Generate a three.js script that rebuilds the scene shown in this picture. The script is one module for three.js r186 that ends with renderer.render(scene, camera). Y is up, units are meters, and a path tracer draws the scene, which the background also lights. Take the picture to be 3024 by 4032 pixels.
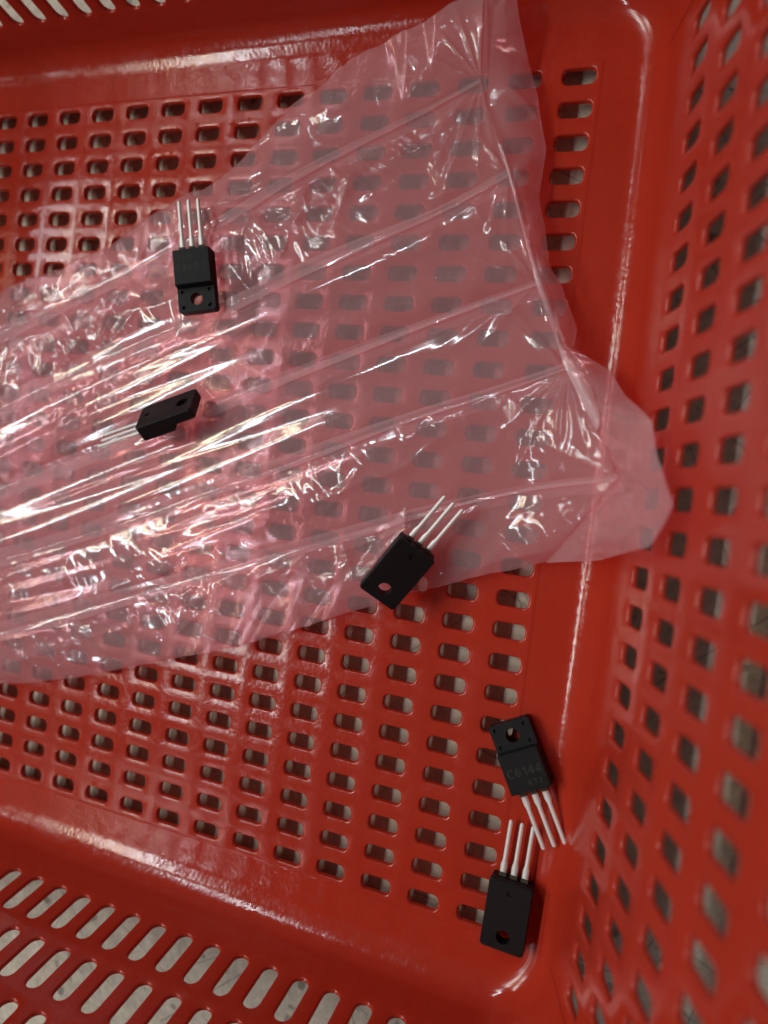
import * as THREE from 'three';
import { mergeGeometries } from 'three/addons/utils/BufferGeometryUtils.js';
import { RectAreaLightUniformsLib } from 'three/addons/lights/RectAreaLightUniformsLib.js';
import { ImprovedNoise } from 'three/addons/math/ImprovedNoise.js';
import { FontLoader } from 'three/addons/loaders/FontLoader.js';
import { TextGeometry } from 'three/addons/geometries/TextGeometry.js';

// ------------------------------------------------------------------ camera, light, exposure
const mm = 0.001;
const scene = new THREE.Scene();
const camera = new THREE.PerspectiveCamera(69.6, 768 / 1024, 0.02, 30);
camera.position.set(29.34 * mm, 171.64 * mm, 99.62 * mm);
camera.up.set(-0.1227, 0.0159, -0.9923);
camera.lookAt(-33.26 * mm, 2.95 * mm, 104.65 * mm);
camera.focus = 0.178;
camera.userData.fStop = 8.5;

const renderer = new THREE.WebGLRenderer({ antialias: true });
renderer.setSize(768, 1024);
renderer.toneMapping = THREE.LinearToneMapping;
renderer.toneMappingExposure = 0.88;
renderer.shadowMap.enabled = true;
renderer.outputColorSpace = THREE.SRGBColorSpace;
RectAreaLightUniformsLib.init();
scene.background = new THREE.Color(0.062, 0.059, 0.057);       // the dim room around

// fluorescent battens hung above the bench: a white housing, a glowing tube, and the light just below it
const COOL = [0.86, 0.95, 1.0], WARM = [1.0, 0.85, 0.60];
const LAMPS = [
  // x, y, z (m), direction of the tube ('x' or 'z'), length, colour, strength, label
  [-1.15, 1.75, -1.50, 'z', 1.2, COOL, 170, 'cool white batten at the far end of the nearer row'],
  [-1.15, 1.75, 0.08, 'z', 1.2, COOL, 115, 'cool white batten in the middle of the nearer row'],
  [-1.15, 1.75, 1.75, 'z', 1.2, COOL, 85, 'cool white batten at the front end of the nearer row'],
  [-1.29, 1.75, 0.02, 'z', 1.2, WARM, 80, 'warm white batten beside the middle of the nearer row'],
  [-2.00, 1.75, -0.20, 'z', 1.2, COOL, 120, 'cool white batten of the outer row'],
  [-2.13, 1.75, -0.28, 'z', 1.2, WARM, 70, 'warm white batten of the outer row'],
];
function lamp([x, y, z, dir, len, c, strength, label]) {
  const g = new THREE.Group(); g.name = numbered('fluorescent_lamp'); g.position.set(x, y, z);
  if (dir === 'z') g.rotation.y = Math.PI / 2;
  g.userData = { label, category: 'lamp', group: 'fluorescent lamps over the bench' };
  scene.add(g);
  const housing = new THREE.Mesh(new THREE.BoxGeometry(len + 0.06, 0.05, 0.06), new THREE.MeshStandardMaterial({ color: new THREE.Color(0.75, 0.75, 0.73), roughness: 0.5 }));
  housing.name = 'housing'; housing.position.y = 0.046; g.add(housing);
  const tg = new THREE.CylinderGeometry(0.013, 0.013, len, 20); tg.rotateZ(Math.PI / 2);
  const tube = new THREE.Mesh(tg, new THREE.MeshStandardMaterial({ color: 0xffffff, emissive: new THREE.Color(...c), emissiveIntensity: 2 }));
  tube.name = 'tube'; g.add(tube);
  const l = new THREE.RectAreaLight(new THREE.Color(...c), strength, len, 0.026);
  l.position.set(0, -0.0145, 0); l.rotation.x = -Math.PI / 2; l.name = 'tube_light'; g.add(l);
  for (const m of [housing, tube]) { m.castShadow = m.receiveShadow = true; }
}
const used = {};
function numbered(n) { const k = used[n] = (used[n] ?? -1) + 1; return k ? n + '_' + String(k).padStart(3, '0') : n; }
LAMPS.forEach(lamp);

// ------------------------------------------------------------------ helpers
const perlin = new ImprovedNoise();
const N3 = (x, y, z) => perlin.noise(x + 37.13, y + 11.71, z + 5.37);
let seed = 12345;
const rnd = () => { seed = (seed * 1664525 + 1013904223) >>> 0; return seed / 4294967296; };
const lerp = (a, b, t) => a + (b - a) * t;
const sstep = (a, b, x) => { const t = Math.min(1, Math.max(0, (x - a) / (b - a))); return t * t * (3 - 2 * t); };
class Emit {                                                  // collects vertices (mm) with their own normals
  constructor() { this.p = []; this.n = []; this.t = []; this.i = []; }
  v(p, n, u = 0, w = 0) { this.p.push(p[0] * mm, p[1] * mm, p[2] * mm); this.n.push(n[0], n[1], n[2]); this.t.push(u * mm, w * mm); return this.p.length / 3 - 1; }
  quad(a, b, c, d) { this.i.push(a, b, c, a, c, d); }
  geo() {
    const P = this.p, Q = this.n, I = this.i;                    // wind every triangle the way its normals point
    for (let k = 0; k < I.length; k += 3) {
      const [a, b, c] = [I[k] * 3, I[k + 1] * 3, I[k + 2] * 3], n = cross([P[b] - P[a], P[b + 1] - P[a + 1], P[b + 2] - P[a + 2]], [P[c] - P[a], P[c + 1] - P[a + 1], P[c + 2] - P[a + 2]]);
      if (n[0] * (Q[a] + Q[b] + Q[c]) + n[1] * (Q[a + 1] + Q[b + 1] + Q[c + 1]) + n[2] * (Q[a + 2] + Q[b + 2] + Q[c + 2]) < 0) { I[k + 1] = c / 3; I[k + 2] = b / 3; }
    }
    const g = new THREE.BufferGeometry();
    g.setAttribute('position', new THREE.Float32BufferAttribute(this.p, 3));
    g.setAttribute('normal', new THREE.Float32BufferAttribute(this.n, 3));
    g.setAttribute('uv', new THREE.Float32BufferAttribute(this.t, 2));
    g.setIndex(this.i); return g;
  }
}
function part(name, geometry, material, parent) {
  const m = new THREE.Mesh(geometry, material); m.name = name; m.castShadow = m.receiveShadow = true; parent.add(m); return m;
}
function noiseTexture(size, fn, repeat, srgb) {
  const d = new Uint8Array(size * size * 4);
  for (let j = 0; j < size; j++) for (let i = 0; i < size; i++) {
    const c = fn(i / size, j / size), k = (j * size + i) * 4, a = Array.isArray(c) ? c : [c, c, c];
    for (let q = 0; q < 3; q++) d[k + q] = Math.max(0, Math.min(255, a[q] * 255)); d[k + 3] = 255;
  }
  const t = new THREE.DataTexture(d, size, size); t.wrapS = t.wrapT = THREE.RepeatWrapping; t.magFilter = THREE.LinearFilter; t.minFilter = THREE.LinearFilter;
  if (srgb) t.colorSpace = THREE.SRGBColorSpace;
  t.repeat.set(repeat, repeat); t.needsUpdate = true; return t;
}
const wrapN = (u, v, f, z) => {                                // noise that repeats over the unit square
  const a = N3(u * f, v * f, z), b = N3((u - 1) * f, v * f, z), c = N3(u * f, (v - 1) * f, z), d = N3((u - 1) * f, (v - 1) * f, z);
  return lerp(lerp(a, b, u), lerp(c, d, u), v) * 1.3;
};

// ------------------------------------------------------------------ materials
const WEAR = Array.from({ length: 60 }, () => { const a = rnd() * Math.PI; return [Math.cos(a), Math.sin(a), rnd() * 1.4 - 0.2, 0.0008 + rnd() * 0.0012, 0.05 + rnd() * 0.1]; });
const redBump = noiseTexture(512, (u, v) => 0.5 + 0.22 * wrapN(u, v, 18, 1) + 0.2 * wrapN(u, v, 60, 2) + 0.08 * wrapN(u, v, 150, 3), 18);
const redRough = noiseTexture(512, (u, v) => [1, 0.18 + 0.08 * wrapN(u, v, 9, 4) + 0.08 * wrapN(u, v, 70, 5), 0], 9);
const redWear = noiseTexture(1024, (u, v) => {
  let b = 0.94 + 0.05 * wrapN(u, v, 7, 51) + 0.03 * wrapN(u, v, 40, 52), w = 0;
  for (const [c, d, o, q, l] of WEAR) { const e = Math.abs(u * c + v * d - o + 0.003 * N3(u * 6, v * 6, o * 7)); if (e < q && N3(u * 4, v * 4, o * 5) > 0.12) w = Math.max(w, l * (1 - e / q)); }
  if (wrapN(u, v, 170, 53) > 0.62) w = Math.max(w, 0.10);
  return [lerp(b, 0.95, w), lerp(b, 1, w), lerp(b, 1, w)].map((x) => Math.min(1, x));
}, 7);
const RED = new THREE.MeshPhysicalMaterial({ color: new THREE.Color(0.51, 0.037, 0.017), map: redWear, roughness: 1, roughnessMap: redRough, bumpMap: redBump, bumpScale: 0.00009, ior: 1.5 });
const BLACK = new THREE.MeshPhysicalMaterial({ color: new THREE.Color(0.006, 0.0062, 0.0066), roughness: 0.48, specularIntensity: 0.75, ior: 1.45,
  bumpMap: noiseTexture(256, (u, v) => 0.5 + 0.4 * wrapN(u, v, 60, 6), 220), bumpScale: 0.00003 });
const TIN = new THREE.MeshPhysicalMaterial({ color: new THREE.Color(0.92, 0.92, 0.89), roughness: 0.5, metalness: 0.35,
  bumpMap: noiseTexture(256, (u, v) => 0.5 + 0.4 * wrapN(u, v, 40, 7), 120), bumpScale: 0.00004 });
const STUB = new THREE.MeshStandardMaterial({ color: new THREE.Color(0.055, 0.045, 0.034), roughness: 0.7 });
const INK = new THREE.MeshStandardMaterial({ color: new THREE.Color(0.028, 0.027, 0.025), roughness: 0.8 });
const INK_WORN = new THREE.MeshStandardMaterial({ color: new THREE.Color(0.013, 0.0135, 0.013), roughness: 0.65 });
const filmBump = noiseTexture(1024, (u, v) => {
  const r = 1 - Math.abs(wrapN(u + 0.01 * wrapN(u, v, 20, 3), v, 14, 21)) * 2.2, s = 1 - Math.abs(wrapN(u, v, 37, 22)) * 2.2;
  return 0.45 + 0.22 * r * r + 0.1 * s + 0.12 * wrapN(u, v, 9, 23);
}, 14);
const film = (t, bump) => new THREE.MeshPhysicalMaterial({ color: new THREE.Color(1.0, 0.79, 0.82), roughness: 0.075, transmission: t, thickness: 0, ior: 1.5, side: THREE.DoubleSide, bumpMap: filmBump, bumpScale: bump });
const FILM = film(0.835, 0.00001), FILM_CRUMPLED = film(0.83, 0.00005), FILM_HAZY = film(0.55, 0.00006), FILM_EDGE = film(0.75, 0.00001), FILM_BACK = film(0.85, 0.00002);
FILM_BACK.specularIntensity = 0.35;

// ------------------------------------------------------------------ bench top
{
  const SCRATCHES = Array.from({ length: 26 }, () => { const a = rnd() * Math.PI; return [Math.cos(a), Math.sin(a), rnd() * 1.4 - 0.2, 0.0012 + rnd() * 0.0015]; });
  const tex = noiseTexture(1024, (u, v) => {
    let b = 0.9 + 0.07 * wrapN(u, v, 5, 31) + 0.05 * wrapN(u, v, 23, 32) + 0.09 * wrapN(u, v, 90, 33) + 0.05 * wrapN(u, v, 220, 34);
    for (const [c, d, o, w] of SCRATCHES) { const q = Math.abs(u * c + v * d - o + 0.004 * N3(u * 9, v * 9, o)); if (q < w && N3(u * 5, v * 5, o * 3) > 0.05) b -= 0.2 * (1 - q / w); }
    b -= 0.25 * sstep(0.42, 0.6, wrapN(u, v, 45, 38));
    return [b * 1.0, b * 0.95, b * 0.865];
  }, 6, true);
  const g = new THREE.BoxGeometry(2.4, 0.03, 1.6, 1, 1, 1);
  const uv = g.attributes.uv; for (let i = 0; i < uv.count; i++) uv.setXY(i, uv.getX(i) * 2.4, uv.getY(i) * 1.6);
  const m = part('bench_top', g, new THREE.MeshStandardMaterial({ map: tex, roughness: 0.55 }), scene);
  m.position.set(-0.1, -0.0058 - 0.015, 0.1);
  m.userData = { kind: 'structure', label: 'speckled grey bench top under the red basket' };
}

// ------------------------------------------------------------------ red slotted basket
const X0 = -241.2, X1 = 4.8, Z0 = -2.9, Z1 = 199.5, STEP = 0.12, RF = 7.8, WALL_T = 1.3, FLOOR_T = 1.9, TOP_U = 112;
const SIDES = {
  right: { base: (s) => [X1, s], out: [1, 0], d0: 13.0, th: 0.2923, lo: Z0, hi: Z1, bow: (u, s) => { const k = (s - 97.8) / 103.5; return (1.2 + 0.054 * Math.max(0, u)) * Math.max(0, 1 - k * k); } },
  bottom: { base: (s) => [s, Z1], out: [0, 1], d0: 13.6, th: 0.225, lo: X0, hi: X1, bow: () => 0 },
  left: { base: (s) => [X0, s], out: [-1, 0], d0: 13.6, th: 0.225, lo: Z0, hi: Z1, bow: () => 0 },
  top: { base: (s) => [s, Z0], out: [0, -1], d0: 13.6, th: 0.225, lo: X0, hi: X1, bow: () => 0 },
};
function profile(p, d0, th) {                                  // distance along the cross-section -> outward distance, height
  const tl = RF * Math.tan((Math.PI / 2 - th) / 2), L1 = d0 - tl, La = RF * (Math.PI / 2 - th);
  let d, h;
  if (p < L1) { d = p; h = -STEP * sstep(0, 0.7, p); }
  else if (p < L1 + La) { const a = (p - L1) / RF; d = L1 + RF * Math.sin(a); h = RF * (1 - Math.cos(a)) - STEP; }
  else { const u = p - L1 - La + tl; d = d0 + u * Math.sin(th); h = u * Math.cos(th) - STEP; }
  return [d, h, p - L1 - La + tl, Math.min(1, p / L1)];
}
const pOfU = (side, u) => { const tl = RF * Math.tan((Math.PI / 2 - side.th) / 2); return side.d0 - tl + RF * (Math.PI / 2 - side.th) + u - tl; };
function onSide(side, s, p) {
  const [d, h, u, g] = profile(p, side.d0, side.th), b = side.base(s), dd = d + side.bow(u, s) * g;
  return [b[0] + side.out[0] * dd, h, b[1] + side.out[1] * dd];
}
function onCorner(a, b, cx, cz, phi, p) {                      // phi 0..1 turns from side a to side b
  const d0 = lerp(a.d0, b.d0, phi), th = lerp(a.th, b.th, phi), c = Math.cos(phi * Math.PI / 2), s = Math.sin(phi * Math.PI / 2);
  const [d, h] = profile(p, d0, th);
  return [cx + (a.out[0] * c + b.out[0] * s) * d, h, cz + (a.out[1] * c + b.out[1] * s) * d];
}
const sub = (a, b) => [a[0] - b[0], a[1] - b[1], a[2] - b[2]], cross = (a, b) => [a[1] * b[2] - a[2] * b[1], a[2] * b[0] - a[0] * b[2], a[0] * b[1] - a[1] * b[0]];
const norm = (a) => { const l = Math.hypot(...a) || 1; return [a[0] / l, a[1] / l, a[2] / l]; }, mad = (a, b, k) => [a[0] + b[0] * k, a[1] + b[1] * k, a[2] + b[2] * k];
function frame(f, s, p) {                                      // point, inward normal, unit directions of s and p
  const e = 0.02, o = f(s, p), ds = norm(sub(f(s + e, p), f(s - e, p))), dp = norm(sub(f(s, p + e), f(s, p - e)));
  let n = norm(cross(ds, dp)); if (!isFinite(n[0]) || Math.hypot(...n) < 0.5) n = [0, 1, 0];
  return { o, ds, dp, n };
}
const inside = (o, n) => { const c = [-118 - o[0], 60 - o[1], 98 - o[2]]; return c[0] * n[0] + c[1] * n[1] + c[2] * n[2] < 0 ? n.map((x) => -x) : n; };
function sheet(E, f, ss, ps, thick) {                          // plain double skin over a grid of (s, p)
  for (const skin of [0, 1]) {
    const id = ss.map((s) => ps.map((p) => {
      const F = frame(f, s, Math.max(p, 0.001)), n = inside(F.o, F.n);
      return E.v(skin ? mad(F.o, n, -thick) : F.o, skin ? n.map((x) => -x) : n, s, p);
    }));
    for (let i = 0; i + 1 < ss.length; i++) for (let j = 0; j + 1 < ps.length; j++) E.quad(id[i][j], id[i + 1][j], id[i + 1][j + 1], id[i][j + 1]);
  }
}
// a panel of cells, each with a rounded slot with softened rims; f maps (s, p) to the surface
function slotted(E, f, se, pe, a, b, r, thick, rim, centre, wobble = 0) {
  const K = 6, ring = [];
  for (let q = 0; q < 4; q++) for (let k = 0; k < K; k++) { const t = (q + k / (K - 1)) * Math.PI / 2; ring.push([t, q, k]); }
  const M = ring.length;
  for (let i = 0; i + 1 < se.length; i++) for (let j = 0; j + 1 < pe.length; j++) {
    const [cs, cp] = centre(i, j), rows = [];
    const cont = (grow) => ring.map(([t, q]) => {
      const rr = r + grow, sx = (q === 0 || q === 3) ? 1 : -1, sy = q < 2 ? 1 : -1;
      return [cs + sx * (a + grow - rr) + rr * Math.cos(t), cp + sy * (b + grow - rr) + rr * Math.sin(t)];
    });
    const edge = cont(rim).map(([x, y], m) => {
      const [, q, k] = ring[m], sx = (q === 0 || q === 3) ? se[i + 1] : se[i], sy = q < 2 ? pe[j + 1] : pe[j];
      const h = (K - 1) / 2, first = k < h;                     // first half of the arc runs to the s edge or the p edge
      const toS = (q % 2 === 0) === first, w = first ? k / Math.floor(h) : (K - 1 - k) / Math.floor(h);
      const c = Math.min(1, w);
      return toS ? [sx, lerp(y, sy, c * c)] : [lerp(x, sx, c * c), sy];
    });
    const inn = cont(0), mid = cont(rim * 0.35), out = cont(rim);
    const put = (pts, depth, tilt, skin) => pts.map(([x, y]) => {
      const F = frame(f, x, y), n = inside(F.o, F.n); let d = [cs - x, cp - y]; const l = Math.hypot(...d) || 1;
      // direction towards the slot, square to its rim
      const ex = Math.max(0, Math.abs(d[0]) - (a - r)), ey = Math.max(0, Math.abs(d[1]) - (b - r)), el = Math.hypot(ex, ey) || 1;
      d = el > 1e-6 ? [Math.sign(d[0]) * ex / el, Math.sign(d[1]) * ey / el] : [d[0] / l, d[1] / l];
      const w = [0, 1, 2].map((k) => F.ds[k] * d[0] + F.dp[k] * d[1]);
      const nn = norm([0, 1, 2].map((k) => (skin ? -n[k] : n[k]) * Math.cos(tilt) + w[k] * Math.sin(tilt)));
      return E.v(mad(F.o, n, -depth), nn, x, y);
    });
    rows.push(put(edge, 0, 0.0), put(out, 0.05, 0.09), put(mid, 0.2, 0.7), put(inn, 0.6, 1.35), put(inn, thick - 0.3, 1.57), put(cont(0.25), thick, 2.6 - 0.6, 0));
    const back = [put(cont(0.25), thick, 0.3, 1), put(edge, thick, 0, 1)];
    for (let w = 0; w + 1 < rows.length; w++) for (let m = 0; m < M; m++) { const m2 = (m + 1) % M; E.quad(rows[w][m], rows[w][m2], rows[w + 1][m2], rows[w + 1][m]); }
    for (let m = 0; m < M; m++) { const m2 = (m + 1) % M; E.quad(back[0][m], back[0][m2], back[1][m2], back[1][m]); }
  }
}
const range = (a, b, n) => Array.from({ length: n + 1 }, (_, i) => lerp(a, b, i / n));
const basket = new THREE.Group(); basket.name = 'basket'; scene.add(basket);
basket.userData = { label: 'red plastic basket with slotted floor and perforated sloping walls', category: 'basket' };
{
  const NC = 20, NR = 27, PX = 12.42, PZ = 7.563;
  const E = new Emit();
  const se = [X0]; for (let i = 1; i < NC; i++) se.push(-(NC - i) * PX + PX / 2); se.push(X1);
  const pe = [Z0]; for (let j = 1; j < NR; j++) pe.push(j * PZ - PZ / 2); pe.push(Z1);
  slotted(E, (s, p) => [s, 0, p], se, pe, 3.7, 1.85, 1.35, FLOOR_T, 0.5, (i, j) => [-(NC - 1 - i) * PX, j * PZ]);
  part('slotted_floor', E.geo(), RED, basket);
}
function wall(side, se, pu, a, b, r, centre, name) {
  const E = new Emit(), f = (s, p) => onSide(side, s, p), pe = pu.map((u) => pOfU(side, u));
  const sLong = [...new Set([...range(side.lo, se[0], 4), ...se, ...range(se[se.length - 1], side.hi, 4)])];
  const tl = RF * Math.tan((Math.PI / 2 - side.th) / 2), L1 = side.d0 - tl, La = RF * (Math.PI / 2 - side.th);
  const lower = [...range(0, 0.8, 5), ...range(0.8, L1, 3).slice(1), ...range(L1, L1 + La, 14).slice(1), ...range(L1 + La, pe[0], 3).slice(1)];
  sheet(E, f, sLong, lower, WALL_T);
  const upper = range(pe[pe.length - 1], pOfU(side, TOP_U), 2);
  sheet(E, f, sLong, upper, WALL_T);
  sheet(E, f, range(side.lo, se[0], 4), pe, WALL_T); sheet(E, f, range(se[se.length - 1], side.hi, 4), pe, WALL_T);
  slotted(E, f, se, pe, a, b, r, WALL_T, 0.4, (i, j) => { const [s, u] = centre(i, j); return [s, pOfU(side, u)]; });
  return part(name, E.geo(), RED, basket);
}
{
  // right wall: short slots in straight ranks
  const z0 = 3.8, pz = 7.599, nz = 26, u0 = 24.0, pu = 15.24;
  const mk = (side, name) => wall(side, range(z0 - pz / 2, z0 + (nz - 0.5) * pz, nz), range(u0 - pu / 2, u0 + 5.5 * pu - 0.1, 6), 2.0, 4.3, 1.3, (i, j) => [z0 + i * pz, u0 + j * pu], name);
  mk(SIDES.right, 'end_wall'); mk(SIDES.left, 'end_wall');
  const x0 = -116.3, px = 8.09, v0 = 19.6, pv = 15.5;
  const mk2 = (side) => wall(side, range(x0 - 15.5 * px, x0 + 14.5 * px, 30), range(v0 - pv / 2, v0 + 5.5 * pv, 6), 1.98, 5.9, 1.95, (i, j) => [x0 + (i - 15) * px, v0 + j * pv], 'long_wall');
  mk2(SIDES.top); mk2(SIDES.bottom);
  const corner = (a, b, cx, cz) => {
    const E = new Emit(), f = (s, p) => onCorner(a, b, cx, cz, Math.max(0, Math.min(1, s)), p);
    const fr = (s, p) => onCorner(a, b, cx, cz, s, p);
    const tl = RF * 0.77, L1 = 13.3 - tl, La = RF * 1.33;
    sheet(E, fr, range(0, 1, 14), [...range(0, 0.8, 5), ...range(0.8, L1, 3).slice(1), ...range(L1, L1 + La, 16).slice(1), ...range(L1 + La, pOfU(a, TOP_U), 8).slice(1)], WALL_T);
    part('corner', E.geo(), RED, basket);
  };
  corner(SIDES.top, SIDES.right, X1, Z0); corner(SIDES.right, SIDES.bottom, X1, Z1);
  corner(SIDES.bottom, SIDES.left, X0, Z1); corner(SIDES.left, SIDES.top, X0, Z0);
  // rolled rim along the top edge and the foot ring under the floor
  const loop = [];
  const go = (f, ss) => ss.forEach((s) => loop.push(f(s)));
  go((s) => onSide(SIDES.top, s, pOfU(SIDES.top, TOP_U)), range(X0, X1, 12));
  go((s) => onCorner(SIDES.top, SIDES.right, X1, Z0, s, pOfU(SIDES.top, TOP_U)), range(0, 1, 8).slice(1, -1));
  go((s) => onSide(SIDES.right, s, pOfU(SIDES.right, TOP_U)), range(Z0, Z1, 16));
  go((s) => onCorner(SIDES.right, SIDES.bottom, X1, Z1, s, pOfU(SIDES.right, TOP_U)), range(0, 1, 8).slice(1, -1));
  go((s) => onSide(SIDES.bottom, s, pOfU(SIDES.bottom, TOP_U)), range(X1, X0, 12));
  go((s) => onCorner(SIDES.bottom, SIDES.left, X0, Z1, s, pOfU(SIDES.bottom, TOP_U)), range(0, 1, 8).slice(1, -1));
  go((s) => onSide(SIDES.left, s, pOfU(SIDES.left, TOP_U)), range(Z1, Z0, 16));
  go((s) => onCorner(SIDES.left, SIDES.top, X0, Z0, s, pOfU(SIDES.left, TOP_U)), range(0, 1, 8).slice(1, -1));
  const curve = new THREE.CatmullRomCurve3(loop.map((p) => new THREE.Vector3(p[0] * mm, p[1] * mm, p[2] * mm)), true, 'centripetal');
  part('rim', new THREE.TubeGeometry(curve, 240, 0.0035, 12, true), RED, basket);
  const E = new Emit();
  const ringPts = [[X0 - 4, Z0 - 4], [X1 + 4, Z0 - 4], [X1 + 4, Z1 + 4], [X0 - 4, Z1 + 4]];
  for (let k = 0; k < 4; k++) {
    const a = ringPts[k], b = ringPts[(k + 1) % 4], n = norm([b[1] - a[1], 0, -(b[0] - a[0])]);
    for (const [off, sg] of [[0, 1], [-1.8, -1]]) {
      const v = [a, b].map((p) => [[p[0] + n[0] * off, -2.0, p[1] + n[2] * off], [p[0] + n[0] * off, -5.8, p[1] + n[2] * off]]);
      const nn = n.map((x) => x * sg);
      E.quad(E.v(v[0][0], nn), E.v(v[1][0], nn), E.v(v[1][1], nn), E.v(v[0][1], nn));
    }
  }
  part('foot_ring', E.geo(), RED, basket);
}

// ------------------------------------------------------------------ pink film bag
const bag = new THREE.Group(); bag.name = 'plastic_bag'; scene.add(bag);
bag.userData = { label: 'crumpled translucent pink plastic film bag pleated lengthwise across the basket floor', category: 'bag' };
// lengthwise folds, from the upper edge to the lower edge, each as points in mm from the left end to the open end
const FOLDS = [
  [[-178.2, 5, 58.4], [-152.8, 5, 50.8], [-129.5, 5, 42.6], [-107.7, 6, 30.9], [-88.8, 5, 21.0], [-71.2, 5.1, 5.7], [-54.0, 5.7, -5.0], [-37.2, 7.8, -11.3], [-21.0, 12.1, -15.6]],
  [[-172.5, 8, 73.1], [-148.1, 8, 63.5], [-125.6, 8, 54.1], [-104.8, 8, 45.0], [-85.6, 8, 35.3], [-67.8, 8, 25.6], [-51.0, 8, 17.9], [-35.2, 8, 11.3], [-20.4, 8.1, 4.4]],
  [[-168.0, 9, 96.1], [-142.8, 9, 84.3], [-119.5, 9, 73.7], [-98.0, 9, 64.5], [-77.9, 9, 56.8], [-59.5, 9, 48.0], [-42.2, 9, 40.8], [-26.0, 9, 34.1], [-11.1, 9, 26.2]],
  [[-167.1, 7, 119.0], [-140.3, 7, 107.3], [-115.7, 7, 96.7], [-93.1, 7, 87.3], [-72.2, 7, 78.1], [-52.8, 7, 69.9], [-34.8, 7, 62.5], [-18.0, 7, 55.7], [-2.2, 7.1, 49.5]],
  [[-161.9, 9, 138.6], [-133.9, 9, 128.2], [-108.5, 9, 117.9], [-85.3, 9, 108.0], [-63.9, 9, 98.8], [-44.2, 9, 89.8], [-26.0, 9, 81.7], [-8.9, 9, 75.1], [7.0, 9.5, 68.5]],
  [[-160.1, 8, 159.9], [-129.7, 8, 147.7], [-102.3, 8, 136.6], [-77.3, 8, 126.3], [-54.5, 8, 116.9], [-33.9, 7, 108.4], [-14.7, 6, 100.5], [3.4, 7, 94.6], [20.8, 16.0, 91.2]],
  [[-163.9, 3, 175.4], [-135.5, 3, 167.9], [-109.8, 3, 159.3], [-85.9, 3.5, 150.7], [-64.1, 4, 142.1], [-44.4, 4, 132.9], [-26.3, 3.5, 124.2], [-9.2, 3, 117.1], [7.0, 3.2, 111.3]],
];
// cut edge of the open end: position along the seam, then the point in mm
const CUT = [[0, -14.9, 11.2, -15.5], [0.5, -11.6, 3.0, -2.7], [1, -8.1, 2.6, 5.7], [1.5, -5.1, 2.6, 17.5], [2, -5.0, 2.6, 28.0], [2.5, -1.4, 2.6, 42.8], [3, 2.8, 2.8, 49.6], [3.5, 7.2, 3.2, 58.6], [3.75, 7.1, 3.2, 62.8],
  [4, 15.1, 6.0, 67.6], [4.33, 20.0, 13.2, 74.2], [4.6, 26.0, 31.0, 81.4], [4.8, 27.6, 36.5, 87.9], [5, 30.9, 47.7, 96.2], [5.33, 28.3, 38.9, 103.3], [5.66, 19.4, 11.8, 108.2], [6, 7.0, 3.2, 111.3]];
const V3 = (a) => new THREE.Vector3(...a);
const foldCurves = FOLDS.map((f) => new THREE.CatmullRomCurve3(f.map(V3), false, 'centripetal'));
const onFold = (i, s) => { const t = Math.max(0, Math.min(1, s)); const f = FOLDS[i], k = Math.min(f.length - 2, Math.floor(t * (f.length - 1))), w = t * (f.length - 1) - k; const p = foldCurves[i].getPoint((k + w) / (f.length - 1)), j = i === 0 ? 1 : i === 6 ? 0.4 : 0; p.z += j * (1.5 * N3(t * 7, i, 0.5) + 1.0 * N3(t * 19, i, 1.5) + 0.45 * N3(t * 47, i, 2.5)); p.y += j * 0.9 * N3(t * 23, i, 3.5); return p; };
const onCut = (w) => { let k = 0; while (k < CUT.length - 2 && CUT[k + 1][0] < w) k++; const a = CUT[k], b = CUT[k + 1], t = Math.max(0, Math.min(1, (w - a[0]) / (b[0] - a[0]))); return new THREE.Vector3(lerp(a[1], b[1], t), lerp(a[2], b[2], t), lerp(a[3], b[3], t)); };
const onSeam = (w) => { const k = Math.min(5, Math.floor(w)), t = w - k, a = onFold(k, 1), b = onFold(k + 1, 1); return a.lerp(b, t); };
const ridge = (x, y, z) => { const n = Math.abs(N3(x, y, z)); return 1 - Math.min(1, n * 2.2); };
const fold = (x, y, z, w) => Math.pow(Math.max(0, 1 - Math.abs(N3(x, y, z)) * w), 1.4);
// crumple height in mm at (x, z) of the floor plan: crisp creases over soft dents
function crumple(x, z, k) {
  const wx = x + 3 * N3(x * 0.07, z * 0.07, 3 + k), wz = z + 3 * N3(x * 0.07, z * 0.07, 7 + k);
  const a = (wx * 0.94 + wz * -0.34), b = (wx * 0.34 + wz * 0.94);
  const patch = sstep(-0.1, 0.35, N3(a * 0.035, b * 0.05, k + 16)), fine = sstep(-0.05, 0.3, N3(a * 0.05, b * 0.05, k + 18));
  const c1 = a * 0.5 + b * 0.87, d1 = a * 0.87 - b * 0.5, c2 = a * 0.77 - b * 0.64, d2 = a * 0.64 + b * 0.77;
  return 0.6 * fold(a * 0.022, b * 0.10, k, 3) + (0.08 + 0.55 * patch) * fold(d1 * 0.13, c1 * 0.03, k + 4, 3) + 0.5 * fine * fold(d2 * 0.16, c2 * 0.035, k + 8, 3)
    + 0.16 * fine * fold(d1 * 0.42, c1 * 0.09, k + 10, 2.4) + 0.13 * patch * fold(a * 0.1, b * 0.5, k + 22, 2.2) + 0.7 * N3(a * 0.025, b * 0.035, k + 12);
}
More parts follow.
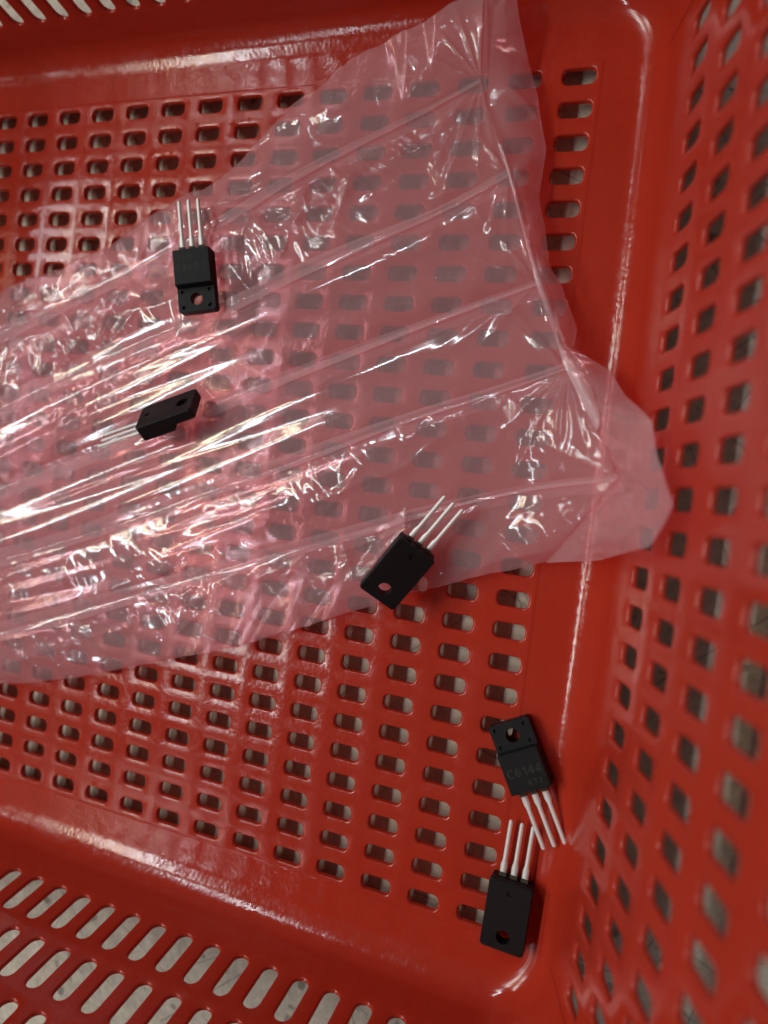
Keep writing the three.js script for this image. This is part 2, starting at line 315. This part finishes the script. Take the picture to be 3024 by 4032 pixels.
function surface(name, ns, nt, f, material, parent = bag) {
  const p = [], t = [], idx = [];
  for (let i = 0; i <= ns; i++) for (let j = 0; j <= nt; j++) { const v = f(i / ns, j / nt); p.push(v.x * mm, v.y * mm, v.z * mm); t.push(v.x * mm, v.z * mm); }
  for (let i = 0; i < ns; i++) for (let j = 0; j < nt; j++) { const a = i * (nt + 1) + j, b = a + nt + 1; idx.push(a, a + 1, b + 1, a, b + 1, b); }
  const g = new THREE.BufferGeometry(); g.setAttribute('position', new THREE.Float32BufferAttribute(p, 3)); g.setAttribute('uv', new THREE.Float32BufferAttribute(t, 2)); g.setIndex(idx); g.computeVertexNormals();
  return part(name, g, material, parent);
}
// creases fanning out from where the folds meet the seam
function fan(x, z) {
  let h = 0;
  for (let k = 1; k < 6; k++) { const c = onFoldEnd[k], dx = x - c.x, dz = z - c.z, r = Math.hypot(dx, dz), a = Math.atan2(dz, dx); h += 0.75 * fold(a * 2.3, k * 7.3, 0, 3.2) * Math.exp(-r / 17) * sstep(0, 4, r); }
  return h;
}
const onFoldEnd = FOLDS.map((f) => V3(f[f.length - 1]));
// the two transistors that lie flat dent the film to their undersides
const DENTS = [[[-88.29, 12.5, 52.05], [-0.6972, 0.1592, -0.0069, 0.6989], -2.0], [[-25.46, 10.5, 117.63], [0.3428, 0.7319, -0.586, 0.059], 2.5]].map(([p, q, z]) => {
  const Q = new THREE.Quaternion(...q).normalize(), n = new THREE.Vector3(0, 0, 1).applyQuaternion(Q), o = new THREE.Vector3(0, 0, z).applyQuaternion(Q).add(V3(p));
  return { o, n, ux: new THREE.Vector3(1, 0, 0).applyQuaternion(Q), uy: new THREE.Vector3(0, 1, 0).applyQuaternion(Q) };
});
function press(x, z, y) {
  for (const { o, n, ux, uy } of DENTS) {
    const py = o.y - ((x - o.x) * n.x + (z - o.z) * n.z) / n.y, d = new THREE.Vector3(x - o.x, py - o.y, z - o.z);
    const out = Math.max(Math.abs(d.dot(ux)) - 4.6, Math.abs(d.dot(uy)) - 7.6), m = 1 - sstep(-0.5, 5, out);
    const along = d.dot(uy), ml = sstep(5, 8, along) * (1 - sstep(21, 25, along)) * (1 - sstep(3.4, 7, Math.abs(d.dot(ux))));
    y = lerp(y, Math.min(y, py + 0.5), ml);                    // and give way under the leads
    y = lerp(y, Math.max(1.2, Math.min(y, py - 0.15) * 0.35 + (py - 0.15) * 0.65), m);
  }
  return y;
}
// strips between neighbouring folds: [how far it bulges, crumple, lengthwise ripples, tucked-under width]
const STRIPS = [[2.0, 1.35, 0.2, 0.10], [1.6, 1.15, 0.3, 0.10], [2.6, 0.0, 1.0, 0.12], [2.6, 0.0, 1.0, 0.13], [1.8, 1.0, 0.4, 0.12], [1.8, 1.0, 0.3, 0]];
STRIPS.forEach(([bulge, cr, rip, tuck], i) => {
  surface('front_pleat', 520, 80, (s, t0) => {
    const t = t0 * (1 + tuck * lerp(i === 4 ? 4 : 8.5, 1, sstep(0.0, 0.75, s))), tc = Math.min(1, t), a = onFold(i, s), b = onFold(i + 1, s), v = a.clone().lerp(b, t);
    const e = Math.pow(Math.sin(Math.PI * Math.min(1, tc)), 0.75), right = sstep(0.45, 0.95, s);
    const fade = 1 - sstep(0.93, 1, s);
    let c = cr;
    if (i === 2 || i === 3) c = lerp(cr, 0.22, right);
    if (i === 1) c = lerp(cr, 0.35, sstep(0.75, 0.98, s));
    if (i === 4) c = lerp(cr, 0.4, sstep(0.8, 1, s));
    let h = bulge * e * lerp(1, 0.7, right);
    h += rip * e * (1.4 * N3(s * 0.45, t * 2.6 + 0.3, 53.2 + i) + 0.4 * N3(s * 0.6, t * 5.2, 60.3 + i) + 0.03 * N3(s * 0.9, t * 14, 70 + i)) * lerp(1.25, 0.55, right);
    h += fan(v.x, v.z) * Math.min(1, e * 2);
    h += c * crumple(v.x, v.z, 20 + i * 3) * Math.min(1, e * 1.6) * (0.4 + 0.6 * fade);
    if (t > 1) h = -2.3 * (1 - Math.exp((1 - t) * 5)) - 0.4 + 1.1 * Math.sin(Math.PI * Math.min(1, t - 1)) + 0.7 * N3(s * 0.5, t * 5, 80 + i) + 0.3 * c * crumple(v.x, v.z, 33 + i);                           // the flap under the next pleat
    v.y = press(v.x, v.z, Math.max(1.4, v.y + h));
    return v;
  }, i === 2 || i === 3 ? FILM : FILM_CRUMPLED);
});
// the pressed edges of the pleats: a doubled band of film along each lengthwise fold
[[1, -1.2, 2.2], [2, -2.2, 2.6], [3, -1.0, 3.0], [4, -2.6, 1.6], [5, -2.0, 2.6]].forEach(([i, lo, hi]) => surface('pleat_edge', 420, 12, (s, t) => {
  const a = onFold(i, s), b = onFold(i + 1, s), u = onFold(i - 1, s), w = lerp(lo, hi, t) * lerp(1.25, 0.35, sstep(0.2, 1, s)) * (1 + 0.25 * N3(s * 6, i, 9)), to = w > 0 ? b : u, L = a.distanceTo(to);
  const v = a.clone().lerp(to, Math.abs(w) / L);
  v.y = press(v.x, v.z, v.y + 0.55 + 1.1 * Math.sqrt(Math.abs(w)) * 0.6 + 0.25 * N3(s * 9, t * 2, i) + 0.1 * crumple(v.x, v.z, 160 + i));
  return v;
}, FILM_EDGE));
surface('back_sheet', 400, 160, (s, t) => {
  const w = t * 6, k = Math.min(5, Math.floor(w)), v = onFold(k, s).lerp(onFold(k + 1, s), w - k), a = onFold(0, s), b = onFold(6, s);
  const q = Math.pow(2 * t - 1, 4), chord = lerp(a.y, b.y, t);
  v.y = 1.0 + (chord - 1.3) * q + 0.5 * (1 - q) * (0.8 + crumple(v.x, v.z, 90) * 0.25);
  v.y = Math.max(0.9, v.y); return v;
}, FILM_BACK);
// the film beyond the pleats up to the cut edge, front and back skins
for (const skin of [0, 1]) surface('open_end', 260, 36, (wn, t) => {
  const w = wn * 6, a = onSeam(w), b = onCut(w), v = a.clone().lerp(b, t);
  if (skin) { a.y = Math.max(1, Math.min(a.y, lerp(a.y, 1.4, 0.85))); v.y = lerp(a.y + (w > 4.6 ? (w - 4.6) * 3 * (6 - w) : 0), b.y - 0.5, t); }
  const ed = Math.sin(Math.PI * Math.min(0.97, t)) + 0.25 * t;
  v.y += (skin ? 0.3 : 1.7) * crumple(v.x, v.z, 120 + skin * 7) * ed + (skin ? 0 : 1.2 * Math.sin(Math.PI * t) * (0.5 + N3(w * 1.7, 0, 3)));
  v.x += 0.5 * N3(w * 3, 1, 2) * t; v.z += 0.5 * N3(w * 3, 5, 2) * t;
  v.y = Math.max(0.8, v.y); return v;
}, FILM_CRUMPLED);
// gathered hem where the pleats are pressed together
surface('pressed_hem', 200, 10, (wn, t) => {
  const w = 1.7 + wn * 2.9, tip = Math.sqrt(Math.sin(Math.PI * Math.min(1, Math.max(0, wn)))), a = onSeam(w), b = onCut(w), v = a.clone().lerp(b, (-0.1 + t) * tip * lerp(0.4, 0.62, sstep(2, 4.2, w)));
  v.y += 1.0 + 0.9 * Math.sin(Math.PI * t) + 0.5 * crumple(v.x, v.z, 140); return v;
}, FILM_HAZY);

// ------------------------------------------------------------------ transistors
function outline(hw, y0, y1, c) { return [[-hw + c, y0], [hw - c, y0], [hw, y0 + c], [hw, y1 - c], [hw - c, y1], [-hw + c, y1], [-hw, y1 - c], [-hw, y0 + c]].map(([x, y]) => new THREE.Vector2(x, y)); }
const circle = (x, y, r, n = 28) => Array.from({ length: n }, (_, i) => new THREE.Vector2(x + r * Math.cos(i / n * 2 * Math.PI), y + r * Math.sin(i / n * 2 * Math.PI)));
function plate(E, lo, hi, holes, z0, z1) {                       // an upright plate whose outline may narrow from lo (at z0) to hi (at z1)
  const mid = (p) => [p.x, p.y - 8];
  for (const [o, z, s] of [[lo, z0, -1], [hi, z1, 1]]) {
    const tris = THREE.ShapeUtils.triangulateShape(o, holes), all = [...o, ...holes.flat()];
    const id = all.map((p) => E.v([p.x, p.y - 8, z - 2], [0, 0, s], p.x, p.y));
    for (const [a, b, c] of tris) E.i.push(id[a], id[b], id[c]);
  }
  const band = (A, B, inner) => {
    for (let k = 0; k < A.length; k++) {
      const k2 = (k + 1) % A.length, q = [[...mid(A[k]), z0 - 2], [...mid(A[k2]), z0 - 2], [...mid(B[k2]), z1 - 2], [...mid(B[k]), z1 - 2]];
      let n = norm(cross(sub(q[1], q[0]), sub(q[3], q[0]))); if (inner) n = n.map((x) => -x);
      E.quad(...q.map((p) => E.v(p, n, p[0] + p[2], p[1] + p[2])));
    }
  };
  band(lo, hi, false); for (const h of holes) band(h, h, true);
}
const font = await new FontLoader().loadAsync('fonts/droid/droid_sans_bold.typeface.json');
function letters(text, size, x, y, gap = 0) {                             // flat print on the front face, read with the leads at the bottom
  let at = 0; const all = [...text].map((ch) => { const c = new TextGeometry(ch, { font, size: size * mm, depth: 0.012 * mm, curveSegments: 4 }); c.computeBoundingBox(); const w = c.boundingBox.max.x; c.translate(at, 0, 0); at += w + gap * mm; return c; });
  const g = mergeGeometries(all); g.computeBoundingBox();
  const w = g.boundingBox.max.x; g.translate(-w / 2, 0, 0); g.rotateZ(Math.PI); g.translate(x * mm, (y - 8) * mm, (4.5 - 2 + 0.002) * mm);
  return g;
}
function makeTransistor() {
  const t = new THREE.Group(); t.name = 'transistor';
  const E = new Emit(), main = circle(0, 3.3, 1.6), pins = [[-3.5, 1.3], [3.5, 1.3], [-3.6, 5.3], [3.6, 5.3]].map(([x, y]) => circle(x, y, 0.5, 14));
  const pt = circle(0, 13.5, 0.7, 16);
  plate(E, outline(4.82, 0.15, 15.75, 0.6), outline(5, 0, 15.9, 0.5), [main, pt], 0, 0.3);
  plate(E, outline(5, 0, 15.9, 0.5), outline(5, 0, 15.9, 0.5), [main], 0.3, 2.35);
  plate(E, outline(5, 0, 15.9, 0.5), outline(4.86, 0.12, 15.8, 0.5), [main, ...pins], 2.35, 2.8);
  plate(E, outline(4.84, 6.25, 15.78, 0.12), outline(4.80, 6.65, 15.72, 0.12), [], 2.79, 4.25);
  plate(E, outline(4.80, 6.65, 15.72, 0.12), outline(4.62, 6.9, 15.55, 0.12), [], 4.25, 4.5);
  part('body', E.geo(), BLACK, t);
  const S = new Emit();
  for (const x of [-2.54, 0, 2.54]) plate(S, outline(0.82, 15.5, 16.75, 0.1), outline(0.82, 15.5, 16.75, 0.1), [], 1.9, 3.3);
  const stub = new Emit(); plate(stub, outline(0.8, 15.5, 16.7, 0.12), outline(0.8, 15.5, 16.7, 0.12), [], 2.0, 3.25);
  const sg = stub.geo();
  const lead = new Emit(), prof = [[15.6, 0.72], [18.4, 0.74], [18.9, 0.68], [19.4, 0.54], [19.9, 0.49], [28.4, 0.46], [28.85, 0.34], [28.9, 0.2]];
  {
    const ring = (y, w, h) => { const c = 0.1; return [[w - c, h], [w, h - c], [w, -h + c], [w - c, -h], [-w + c, -h], [-w, -h + c], [-w, h - c], [-w + c, h]].map(([x, z]) => [x, y - 8, z + 2.6 - 2]); };
    const rows = prof.map(([y, w]) => { const h = y > 28.8 ? 0.18 : 0.27; return ring(y, w, h).map((p, k) => lead.v(p, norm([p[0] / w, 0, (p[2] - 0.6) / h]), p[0] + p[2], p[1])); });
    for (let r = 0; r + 1 < rows.length; r++) for (let k = 0; k < 8; k++) lead.quad(rows[r][k], rows[r][(k + 1) % 8], rows[r + 1][(k + 1) % 8], rows[r + 1][k]);
    const cap = ring(28.9, 0.2, 0.18).map((p) => lead.v(p, [0, 1, 0])); for (let k = 1; k < 7; k++) lead.i.push(cap[0], cap[k], cap[k + 1]);
  }
  const lg = lead.geo();
  for (const x of [-2.54, 0, 2.54]) {
    const l = part('lead', lg, TIN, t); l.position.x = x * mm;
    const c = part('lead_collar', sg, STUB, l);
  }
  part('marking', mergeGeometries([letters('C6144', 1.95, 0, 12.0, 0.32), letters('K72', 1.2, -1.7, 14.3, 0.35)]), INK, t);
  return t;
}
const proto = makeTransistor();
const PLACES = [
  [[-88.29, 12.5, 52.05], [-0.6972, 0.1592, -0.0069, 0.6989], 'black transistor face up on the film, topmost of all, its leads pointing up'],
  [[-90.62, 14.0, 86.63], [0.3775, -0.143, 0.5422, 0.7369], 'black transistor tipped on its side between the smooth film pleats, leads to the left'],
  [[-25.46, 10.5, 117.63], [0.3428, 0.7319, -0.586, 0.059], 'black transistor face down at the lower edge of the film, leads slanting up right'],
  [[6.65, 2.15, 155.59], [-0.1749, -0.6853, -0.6849, 0.1752], 'black transistor face up on the bare red floor with faint lettering, leads pointing down'],
  [[8.27, 2.55, 191.89], [0.0115, 0.7071, -0.7069, 0.0116], 'black transistor face down on the red floor in the lower corner, leads pointing up'],
];
PLACES.forEach(([p, q, label], i) => {
  const t = i < 4 ? proto.clone() : proto; t.name = numbered('transistor');
  t.position.set(p[0] * mm, p[1] * mm, p[2] * mm); t.quaternion.set(...q).normalize();
  if (i === 0) t.getObjectByName('marking').material = INK_WORN;
  t.userData = { label, category: 'transistor', group: 'transistors in the red basket' };
  scene.add(t);
});

renderer.render(scene, camera);
